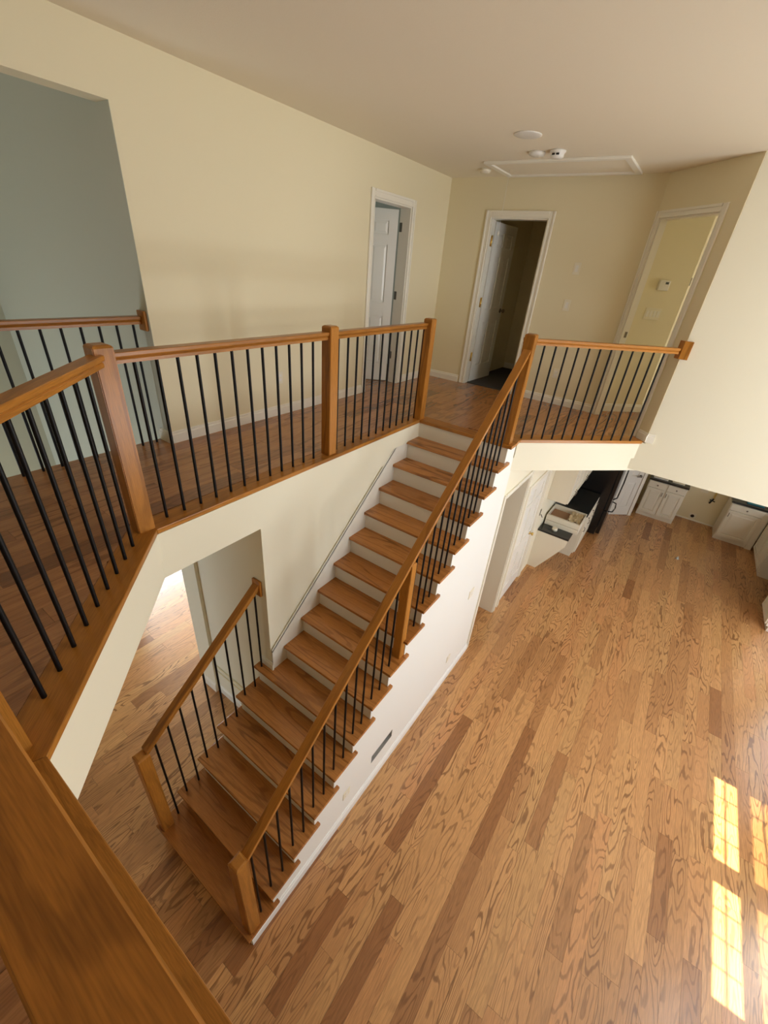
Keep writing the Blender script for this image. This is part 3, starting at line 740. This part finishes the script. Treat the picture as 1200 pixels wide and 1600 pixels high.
# door 6, angled pantry door in the kitchen
PA, PB = Vector((9.27, -0.80)), Vector((9.68, -1.28)); pdv = (PB - PA).normalized(); pan = math.atan2(pdv.y, pdv.x)
d6 = empty('door_6', (9.45, -1.0, 0), label='white panelled pantry door angled beside the refrigerator', kind='structure')
six_panel(d6, MT(PA.x - pdv.x * 0.2, PA.y - pdv.y * 0.2, 0.01, pan), 0.66, 2.0, DOORW)
for xa, xb in ((0.665 - 0.2, 0.74 - 0.2),):
    c = MB(); Lbox(c, MT(PA.x, PA.y, 0, pan), xa, xb, -0.018, 0.12, 0, 2.1, 0.004); c.build('casing', TRIM, d6)
lv = MB(); Lbox(lv, MT(PA.x, PA.y, 0, pan), 0.29, 0.40, -0.055, -0.035, 0.965, 0.99, 0.004); Lbox(lv, MT(PA.x, PA.y, 0, pan), 0.375, 0.40, -0.05, 0, 0.955, 1.005, 0.006)
lv.build('door_lever', NICKEL, d6)

# ------------------------------------------------------------------ plates, thermostat, ceiling things
def plate(name, label, cat, M, w, h, gangs=1, kind='switch', group=None):
    root = empty(name, M.translation, label=label, cat=cat, group=group)
    p = MB(); Lbox(p, M, -w / 2, w / 2, -0.006, 0, -h / 2, h / 2, 0.002); p.build('cover_plate', PLATE, root)
    for g in range(gangs):
        cx = (g - (gangs - 1) / 2) * 0.046
        if kind == 'switch':
            r = MB(); Lbox(r, M, cx - 0.0165, cx + 0.0165, -0.0085, -0.005, -0.033, 0.033, 0.0015); r.build('rocker', PLAST, root)
        else:
            for zz in (-0.02, 0.02):
                r = MB(); Lbox(r, M, cx - 0.015, cx + 0.015, -0.008, -0.005, zz - 0.013, zz + 0.013, 0.0015); r.build('socket', PLAST, root)
    return root
BX = -PI / 2
plate('light_switch', 'upper ivory switch plate right of the dark doorway', 'switch', MT(5.30, 0.30, 4.566, BX), 0.075, 0.12)
plate('light_switch', 'lower ivory switch plate right of the dark doorway', 'switch', MT(5.30, 0.304, 4.19, BX), 0.075, 0.12)
plate('wall_outlet', 'ivory outlet low on the end wall behind the right railing', 'outlet', MT(5.30, 0.213, 3.42, BX), 0.07, 0.115, kind='outlet')
plate('wall_outlet', 'cream outlet low on the left hallway wall', 'outlet', MT(2.387, 2.055, 3.41, 0), 0.07, 0.115, kind='outlet')
va = math.atan2(vd.y, vd.x)
def vpt(s): v = Vector((VA.x - 0.04, VA.y + 0.03)).lerp(VB, s); return v
vdir = (VB - Vector((VA.x - 0.04, VA.y + 0.03))).normalized(); va = math.atan2(vdir.y, vdir.x)
v = vpt(0.54); plate('light_switch', 'four-gang ivory switch plate below the thermostat', 'switch', MT(v.x, v.y, 4.19, va), 0.205, 0.12, gangs=4)
th = empty('thermostat', (v.x, v.y, 4.48), label='white thermostat with small grey display on vestibule wall', cat='thermostat')
p = MB(); Lbox(p, MT(v.x, v.y, 4.48, va), -0.065, 0.065, -0.03, 0, -0.05, 0.05, 0.006); p.build('body', PLAST, th)
p = MB(); Lbox(p, MT(v.x, v.y, 4.48, va), 0.005, 0.045, -0.0315, -0.029, 0.012, 0.034, 0.001); p.build('display', DISP, th)
p = MB(); Lbox(p, MT(v.x, v.y, 4.48, va), -0.03, -0.02, -0.033, -0.029, 0.018, 0.028, 0.001); p.build('button', PLAST, th)
sp = MB().box(5.95, 5.98, -0.808, -0.80, 4.50, 4.58, 0.002); o = sp.build('strike_plate', NICKEL); tag(o, 'dark metal latch plate on the bright wall edge past the doorway', 'latch plate')
sp = MB(); Lbox(sp, MT(*dpt(s0 + 0.018, 0.05), 3.97, angd), 0.0, 0.003, -0.015, 0.015, -0.03, 0.03, 0.001); o = sp.build('strike_plate', NICKEL); tag(o, 'small dark strike plate on the left jamb of the angled doorway', 'latch plate')
# low plates on the stair wall
plate('wall_outlet', 'white outlet on the stair wall left of the duct opening', 'outlet', MT(1.10, 0.0, 0.40, 0), 0.09, 0.10, kind='outlet')
plate('wall_outlet', 'white outlet near the far end of the stair wall', 'outlet', MT(3.01, 0.0, 0.40, 0), 0.08, 0.10, kind='outlet')
plate('light_switch', 'white switch plate high at the far end of the stair wall', 'switch', MT(3.30, 0.0, 1.24, 0), 0.12, 0.12, gangs=2)
dt = MB(); t_ = 0.003
dt.box(VX0, VX1, 0.071, 0.075, VZ0, VZ1); dt.box(VX0, VX0 + t_, 0.0, 0.071, VZ0, VZ1); dt.box(VX1 - t_, VX1, 0.0, 0.071, VZ0, VZ1)
dt.box(VX0 + t_, VX1 - t_, 0.0, 0.071, VZ0, VZ0 + t_); dt.box(VX0 + t_, VX1 - t_, 0.0, 0.071, VZ1 - t_, VZ1)
o = dt.build('return_duct', STEEL); tag(o, 'bare rectangular metal duct opening in the stair wall', 'duct')

# ceiling
def lathe_thing(name, label, cat, prof, c, m, extra=None):
    root = empty(name, c, label=label, cat=cat); MB().lathe(prof, c, axis=(0, 0, -1), n=28).build('body', m, root); return root
lathe_thing('ceiling_speaker', 'flat round white grille on the ceiling, nearest the camera', 'speaker', [(0.11, 0), (0.11, 0.004), (0.10, 0.008), (0.02, 0.009)], (3.75, 0.563, ZC), PLAST)
a = lathe_thing('smoke_detector', 'round cream detector base beside the domed smoke detector', 'smoke detector', [(0.072, 0), (0.072, 0.012), (0.065, 0.026), (0.02, 0.03)], (4.30, 0.664, ZC), PLAST)
a = lathe_thing('smoke_detector', 'domed white smoke detector with dark slots near the attic hatch', 'smoke detector', [(0.068, 0), (0.068, 0.012), (0.058, 0.02), (0.056, 0.045), (0.045, 0.055), (0.01, 0.058)], (4.28, 0.470, ZC), PLAST)
for k in (-1, 1): MB().box(4.222, 4.232, 0.470 + k * 0.018 - 0.013, 0.470 + k * 0.018 + 0.013, ZC - 0.040, ZC - 0.026, 0.002).build('slot', BLACK, a)
lathe_thing('smoke_detector', 'small round tan detector at the far left of the attic hatch', 'smoke detector', [(0.06, 0), (0.06, 0.015), (0.05, 0.035), (0.01, 0.038)], (4.89, 1.43, ZC), PLATE)
at_ = empty('attic_hatch', (4.9, 0.6, ZC), label='white framed attic hatch set in the ceiling', cat='hatch')
hx0, hx1, hy0, hy1 = 4.55, 5.24, -0.09, 1.30
for nm, bxx in (('frame', (hx0, hx0 + 0.06, hy0, hy1)), ('frame', (hx1 - 0.06, hx1, hy0, hy1)), ('frame', (hx0 + 0.06, hx1 - 0.06, hy0, hy0 + 0.06)), ('frame', (hx0 + 0.06, hx1 - 0.06, hy1 - 0.06, hy1))):
    MB().box(*bxx, ZC - 0.022, ZC, 0.004).build(nm, TRIM, at_)
MB().box(hx0 + 0.064, hx1 - 0.064, hy0 + 0.064, hy1 - 0.064, ZC - 0.008, ZC).build('hatch_panel', CEIL, at_)
MB().cyl((4.92, 1.16, ZC - 0.008), (4.92, 1.16, 4.86), 0.0016, n=6).build('pull_cord', PLAST, at_)
MB().lathe([(0.003, 0), (0.008, 0.012), (0.010, 0.035), (0.007, 0.05)], (4.92, 1.16, 4.81), n=10).build('cord_pull', PLAST, at_)

# ------------------------------------------------------------------ kitchen
def cab_door(root, M, x0, x1, z0, z1, handle=None, name='cabinet_door', hm=NICKEL):
    f = MB(); s = 0.055
    Lbox(f, M, x0, x0 + s, -0.026, 0, z0, z1, 0.003); Lbox(f, M, x1 - s, x1, -0.026, 0, z0, z1, 0.003)
    Lbox(f, M, x0 + s, x1 - s, -0.026, 0, z0, z0 + s, 0.003); Lbox(f, M, x0 + s, x1 - s, -0.026, 0, z1 - s, z1, 0.003)
    d = f.build(name, CABW, root)
    raised(M, x0 + s, x1 - s, z0 + s, z1 - s, -0.010, 0.009, 0.035, 0.012).build('panel', CABW, d)
    if handle:
        hx, hz = handle; h = MB()
        P = [(hx, -0.02, hz - 0.045), (hx, -0.045, hz - 0.035), (hx, -0.05, hz), (hx, -0.045, hz + 0.035), (hx, -0.02, hz + 0.045)]
        for a_, b_ in zip(P, P[1:]): h.cyl(a_, b_, 0.006, n=8)
        h.bm.transform(M); h.build('handle', hm, d)
    return d
def drawer(root, M, x0, x1, z0, z1, knob=True):
    f = MB(); Lbox(f, M, x0, x1, -0.02, 0, z0, z1, 0.004); d = f.build('drawer', CABW, root)
    if knob:
        k = MB().lathe([(0.006, 0), (0.006, 0.012), (0.015, 0.018), (0.015, 0.026), (0.003, 0.030)], (0, 0, 0), n=12)
        k.bm.transform(M @ Matrix.Translation(((x0 + x1) / 2, -0.02, (z0 + z1) / 2)) @ Matrix.Rotation(PI / 2, 4, 'X')); k.build('knob', NICKEL, d)
def base_cab(label, M, w, depth, cols, h=0.87, drawers=True, drawers_z=0.71, group=None, toe=True):
    root = empty('base_cabinet', M.translation, label=label, cat='cabinet', group=group)
    b = MB(); Lbox(b, M, 0, w, 0.0, depth, 0.09, h); Lbox(b, M, 0.0, w, 0.035 if toe else 0, depth, 0, 0.09); b.build('body', CABW, root)
    cw = w / cols
    for c in range(cols):
        x0, x1 = c * cw + 0.012, (c + 1) * cw - 0.012
        hx = x1 - 0.028 if (cols == 2 and c == 0) else x0 + 0.028
        if drawers: drawer(root, M, x0, x1, drawers_z + 0.01, h - 0.012)
        cab_door(root, M, x0, x1, 0.115, drawers_z if drawers else h - 0.012, (hx, (drawers_z if drawers else h) - 0.10))
    return root
# far wall, left unit
Mx = MT(9.82, -1.295, 0, BX)
base_cab('white two-door base cabinet beside the pantry door', Mx, 0.72, 0.58, 2)
ct = MB().box(9.79, 10.41, -2.03, -1.285, 0.872, 0.912, 0.004); tag(ct.build('countertop', GRANITE), 'dark stone countertop on the two-door cabinet', 'countertop')
# items on that counter: tools
tb = MB().box(9.86, 9.97, -1.62, -1.34, 0.913, 0.935, 0.004); tag(tb.build('tile_offcut', PLAST), 'pale flat board lying on the small dark countertop', 'board')
tb = MB().box(9.87, 9.99, -1.93, -1.70, 0.913, 0.93, 0.004); tag(tb.build('paper_pad', PLATE), 'cream paper pad at the right of the small dark countertop', 'paper')
# far wall, right unit
Mx = MT(9.82, -2.79, 0, BX)
base_cab('white single-door base cabinet right of the range gap', Mx, 0.56, 0.58, 1)
fl_ = MB(); Lbox(fl_, Mx, 0.56, 0.66, 0.0, 0.58, 0, 0.87); tag(fl_.build('filler_panel', CABW), 'plain white corner filler beside the single-door cabinet', 'panel')
ct = MB().box(9.79, 10.41, -4.09, -2.775, 0.872, 0.912, 0.004); tag(ct.build('countertop', GRANITE), 'dark stone corner countertop right of the range gap', 'countertop')
tb = MB().box(9.88, 10.25, -3.30, -3.02, 0.913, 0.925, 0.003); tag(tb.build('protective_sheet', TEAL), 'teal blue sheet lying on the corner countertop', 'sheet')
# right run (faces +Y)
Mr = MT(9.79, -3.48, 0, PI)
base_cab('white double-door sink cabinet facing the kitchen floor', Mr, 1.0, 0.58, 2, drawers=False)
ct = MB().box(7.0, 9.78, -4.09, -3.46, 0.872, 0.912, 0.004); tag(ct.build('countertop', GRANITE), 'long dark countertop over the sink cabinet', 'countertop')
dv = MB().box(7.66, 8.78, -4.05, -3.95, 0, 0.87); tag(dv.build('gap_panel', DARKV), 'dark brown back of the empty dishwasher gap', 'panel')
base_cab('white end base cabinet at the right picture edge', MT(7.64, -3.50, 0, PI), 0.60, 0.56, 1)
# range gap fittings
g = plate('range_outlet', 'square metal outlet plate low in the range gap', 'outlet', MT(10.42, -2.36, 0.11, BX), 0.13, 0.13, gangs=0)
MB().cyl((10.405, -2.36, 0.11), (10.413, -2.36, 0.11), 0.035, n=16).build('socket', BLACK, g)
g = empty('gas_valve', (10.40, -2.55, 0.6), label='black and yellow gas valve hanging in the range gap', cat='valve')
MB().cyl((10.40, -2.56, 0.78), (10.38, -2.56, 0.64), 0.014, n=10).build('yellow_pipe', YEL, g)
MB().cyl((10.38, -2.56, 0.64), (10.36, -2.52, 0.52), 0.017, n=10).cyl((10.37, -2.50, 0.60), (10.37, -2.60, 0.58), 0.011, n=8).build('valve_body', BLACK, g)
MB().cyl((10.419, -2.56, 0.78), (10.40, -2.56, 0.78), 0.016, n=10).build('stub', YEL, g)
o = MB().box(10.414, 10.42, -2.42, -2.28, 0.70, 0.80, 0.002).build('wall_patch', PLATE); tag(o, 'pale square patch plate on the range gap wall', 'plate')
# sink run seen behind the railing: base cabinets along the left wall
base_cab('white base cabinets ending at the refrigerator', MT(6.96, -0.58, 0, 0), 1.10, 0.57, 3)
ct = MB().box(6.96, 8.06, -0.60, -0.002, 0.872, 0.912, 0.004); tag(ct.build('countertop', GRANITE), 'black glossy countertop left of the refrigerator', 'countertop')
# planning desk
dk = empty('desk', (6.5, -0.25, 0), label='built-in white desk with dark top and cut-away end panel', cat='desk')
MB().prism([(-0.001, 0.0), (-0.15, 0.0), (-0.50, 0.60), (-0.50, 0.735), (-0.001, 0.735)], 6.16, 6.185, axis='x').build('end_panel', CABW, dk)
MB().box(6.15, 6.955, -0.52, -0.002, 0.736, 0.768, 0.004).build('desk_top', GRANITE, dk)
# open drawer box standing on the desk
bx_ = empty('drawer_box', (6.68, -0.30, 0.768), label='open white drawer box with cardboard and paper inside on desk', cat='drawer box')
X0, X1, Y0, Y1, ZA, ZB = 6.41, 6.93, -0.585, -0.03, 0.769, 0.95
for nm, q in (('front', (X0, X0 + 0.02, Y0, Y1, ZA + 0.09, ZB)), ('front', (X0 - 0.004, X0 + 0.016, Y0, Y1, ZA, ZA + 0.083)), ('side', (X0 + 0.02, X1, Y0, Y0 + 0.016, ZA, ZB)), ('side', (X0 + 0.02, X1, Y1 - 0.016, Y1, ZA, ZB)),
              ('back', (X1 - 0.016, X1, Y0 + 0.016, Y1 - 0.016, ZA, ZB)), ('divider', (X0 + 0.07, X0 + 0.082, Y0 + 0.016, Y1 - 0.016, ZA, ZB - 0.02))):
    MB().box(*q, 0.002).build(nm, CABW, bx_)
MB().box(X0 + 0.021, X1 - 0.017, Y0 + 0.017, Y1 - 0.017, ZA, ZA + 0.09).build('bottom', CARD, bx_)
def crumple(name, c, sx, sy, sz, m, seed):
    rr = random.Random(seed); b = bmesh.new(); bmesh.ops.create_grid(b, x_segments=10, y_segments=8, size=0.5)
    for v in b.verts: v.co = Vector((c[0] + v.co.x * sx, c[1] + v.co.y * sy, c[2] + rr.random() * sz))
    r_ = bmesh.ops.extrude_face_region(b, geom=b.faces[:]); bmesh.ops.translate(b, vec=(0, 0, -0.006), verts=[g_ for g_ in r_['geom'] if isinstance(g_, bmesh.types.BMVert)])
    mb = MB(); mb._add(b); return mb.build(name, m)
tag(crumple('paper', (6.70, -0.45, 0.90), 0.36, 0.20, 0.05, PAPER, 4), 'crumpled tan packing paper in the drawer box', 'paper')
tp = MB().lathe([(0.028, 0), (0.045, 0), (0.045, 0.045), (0.028, 0.045)], (6.30, -0.24, 0.769), n=20); tag(tp.build('tape_roll', PLATE), 'cream roll of tape on the dark desk top', 'tape')
pj_ = empty('phone_jack', (5.98, 0.0, 1.1), label='black wall jack above the left end of the desk', cat='jack')
MB().box(5.90, 5.945, -0.006, 0, 1.133, 1.25, 0.002).build('plate', BLACK, pj_); MB().cyl((5.92, -0.02, 1.16), (5.93, -0.05, 1.11), 0.006, n=8).build('cord', BLACK, pj_)
# upper cabinets
uc = empty('upper_cabinet', (7.0, -0.15, 1.37), label='white upper cabinets hung above the desk', cat='cabinet')
Mu = MT(6.11, -0.30, 1.37, 0)
b = MB(); Lbox(b, Mu, 0, 1.95, 0, 0.298, 0, 1.0); b.build('body', CABW, uc)
for k in range(5): cab_door(uc, Mu, k * 0.39 + 0.008, (k + 1) * 0.39 - 0.008, 0.012, 0.98, (k * 0.39 + (0.35 if k % 2 == 0 else 0.04), 0.08))
# refrigerator
rf = empty('refrigerator', (8.5, -0.4, 0), label='tall black refrigerator with curved door handles', cat='refrigerator')
MB().box(8.10, 8.98, -0.74, -0.03, 0.02, 1.76, 0.008).build('body', BLACK, rf)
MB().box(8.10, 8.98, -0.82, -0.75, 0.60, 1.76, 0.012).build('door', BLACK, rf)
MB().box(8.10, 8.98, -0.82, -0.75, 0.06, 0.585, 0.012).build('freezer_drawer', BLACK, rf)
for P in ([(8.50, -0.82, 0.70), (8.50, -0.875, 0.76), (8.50, -0.885, 1.1), (8.50, -0.875, 1.5), (8.50, -0.82, 1.56)],
          [(8.3, -0.82, 0.51), (8.34, -0.89, 0.51), (8.55, -0.91, 0.51), (8.8, -0.89, 0.51), (8.84, -0.82, 0.51)]):
    h = MB()
    for a_, b_2 in zip(P, P[1:]): h.cyl(a_, b_2, 0.012, n=10)
    h.build('handle', BLACK, rf)
# small cap standing on the kitchen floor
cp = MB().lathe([(0.03, 0), (0.035, 0.004), (0.02, 0.012), (0.012, 0.05), (0.004, 0.055)], (8.36, -2.237, 0.0), n=14); tag(cp.build('pipe_stub', STEEL), 'small shiny pipe stub standing on the kitchen floor', 'pipe')

# ------------------------------------------------------------------ windows (outside the frame; sunlight comes through them)
SCREEN = bpy.data.materials.new('insect_screen'); SCREEN.use_nodes = True
N = SCREEN.node_tree.nodes; L = SCREEN.node_tree.links; N.clear()
o_ = N.new('ShaderNodeOutputMaterial'); mx = N.new('ShaderNodeMixShader'); tr_ = N.new('ShaderNodeBsdfTransparent'); df = N.new('ShaderNodeBsdfDiffuse')
df.inputs[0].default_value = (0.05, 0.05, 0.05, 1); mx.inputs[0].default_value = 0.5; L.new(tr_.outputs[0], mx.inputs[1]); L.new(df.outputs[0], mx.inputs[2]); L.new(mx.outputs[0], o_.inputs[0])
def window(i, x0, x1, z0, z1, cols=4, double=True, screen=False):
    w = empty('window_%d' % i, ((x0 + x1) / 2, -4.18, z0), kind='structure')
    f = MB(); e = 0.03
    f.box(x0, x0 + e, -4.22, -4.14, z0, z1); f.box(x1 - e, x1, -4.22, -4.14, z0, z1); f.box(x0 + e, x1 - e, -4.22, -4.14, z0, z0 + e); f.box(x0 + e, x1 - e, -4.22, -4.14, z1 - e, z1)
    zm = (z0 + z1) / 2
    if double: f.box(x0 + e, x1 - e, -4.22, -4.14, zm - 0.035, zm + 0.035)
    f.build('frame', TRIM, w)
    halves = [(z0 + e, zm - 0.035), (zm + 0.035, z1 - e)] if double else [(z0 + e, z1 - e)]
    for a, b in halves:
        for c in range(1, cols): x = x0 + e + (x1 - x0 - 2 * e) * c / cols; MB().box(x - 0.007, x + 0.007, -4.19, -4.175, a, b).build('muntin', TRIM, w)
        MB().box(x0 + e, x1 - e, -4.188, -4.177, (a + b) / 2 - 0.007, (a + b) / 2 + 0.007).build('muntin', TRIM, w)
    if screen: MB().box(x0 + e, x1 - e, -4.215, -4.214, z0 + e, zm).build('insect_screen', SCREEN, w)
for i, (a, b, c, d) in enumerate(win): window(i + 1, a, b, c, d, screen=(i < 2))
for i, (a, b, c, d) in enumerate([(1.75, 3.85, 3.6, 4.8), (7.3, 8.7, 3.7, 4.8)]): window(i + 7, a, b, c, d, cols=5)
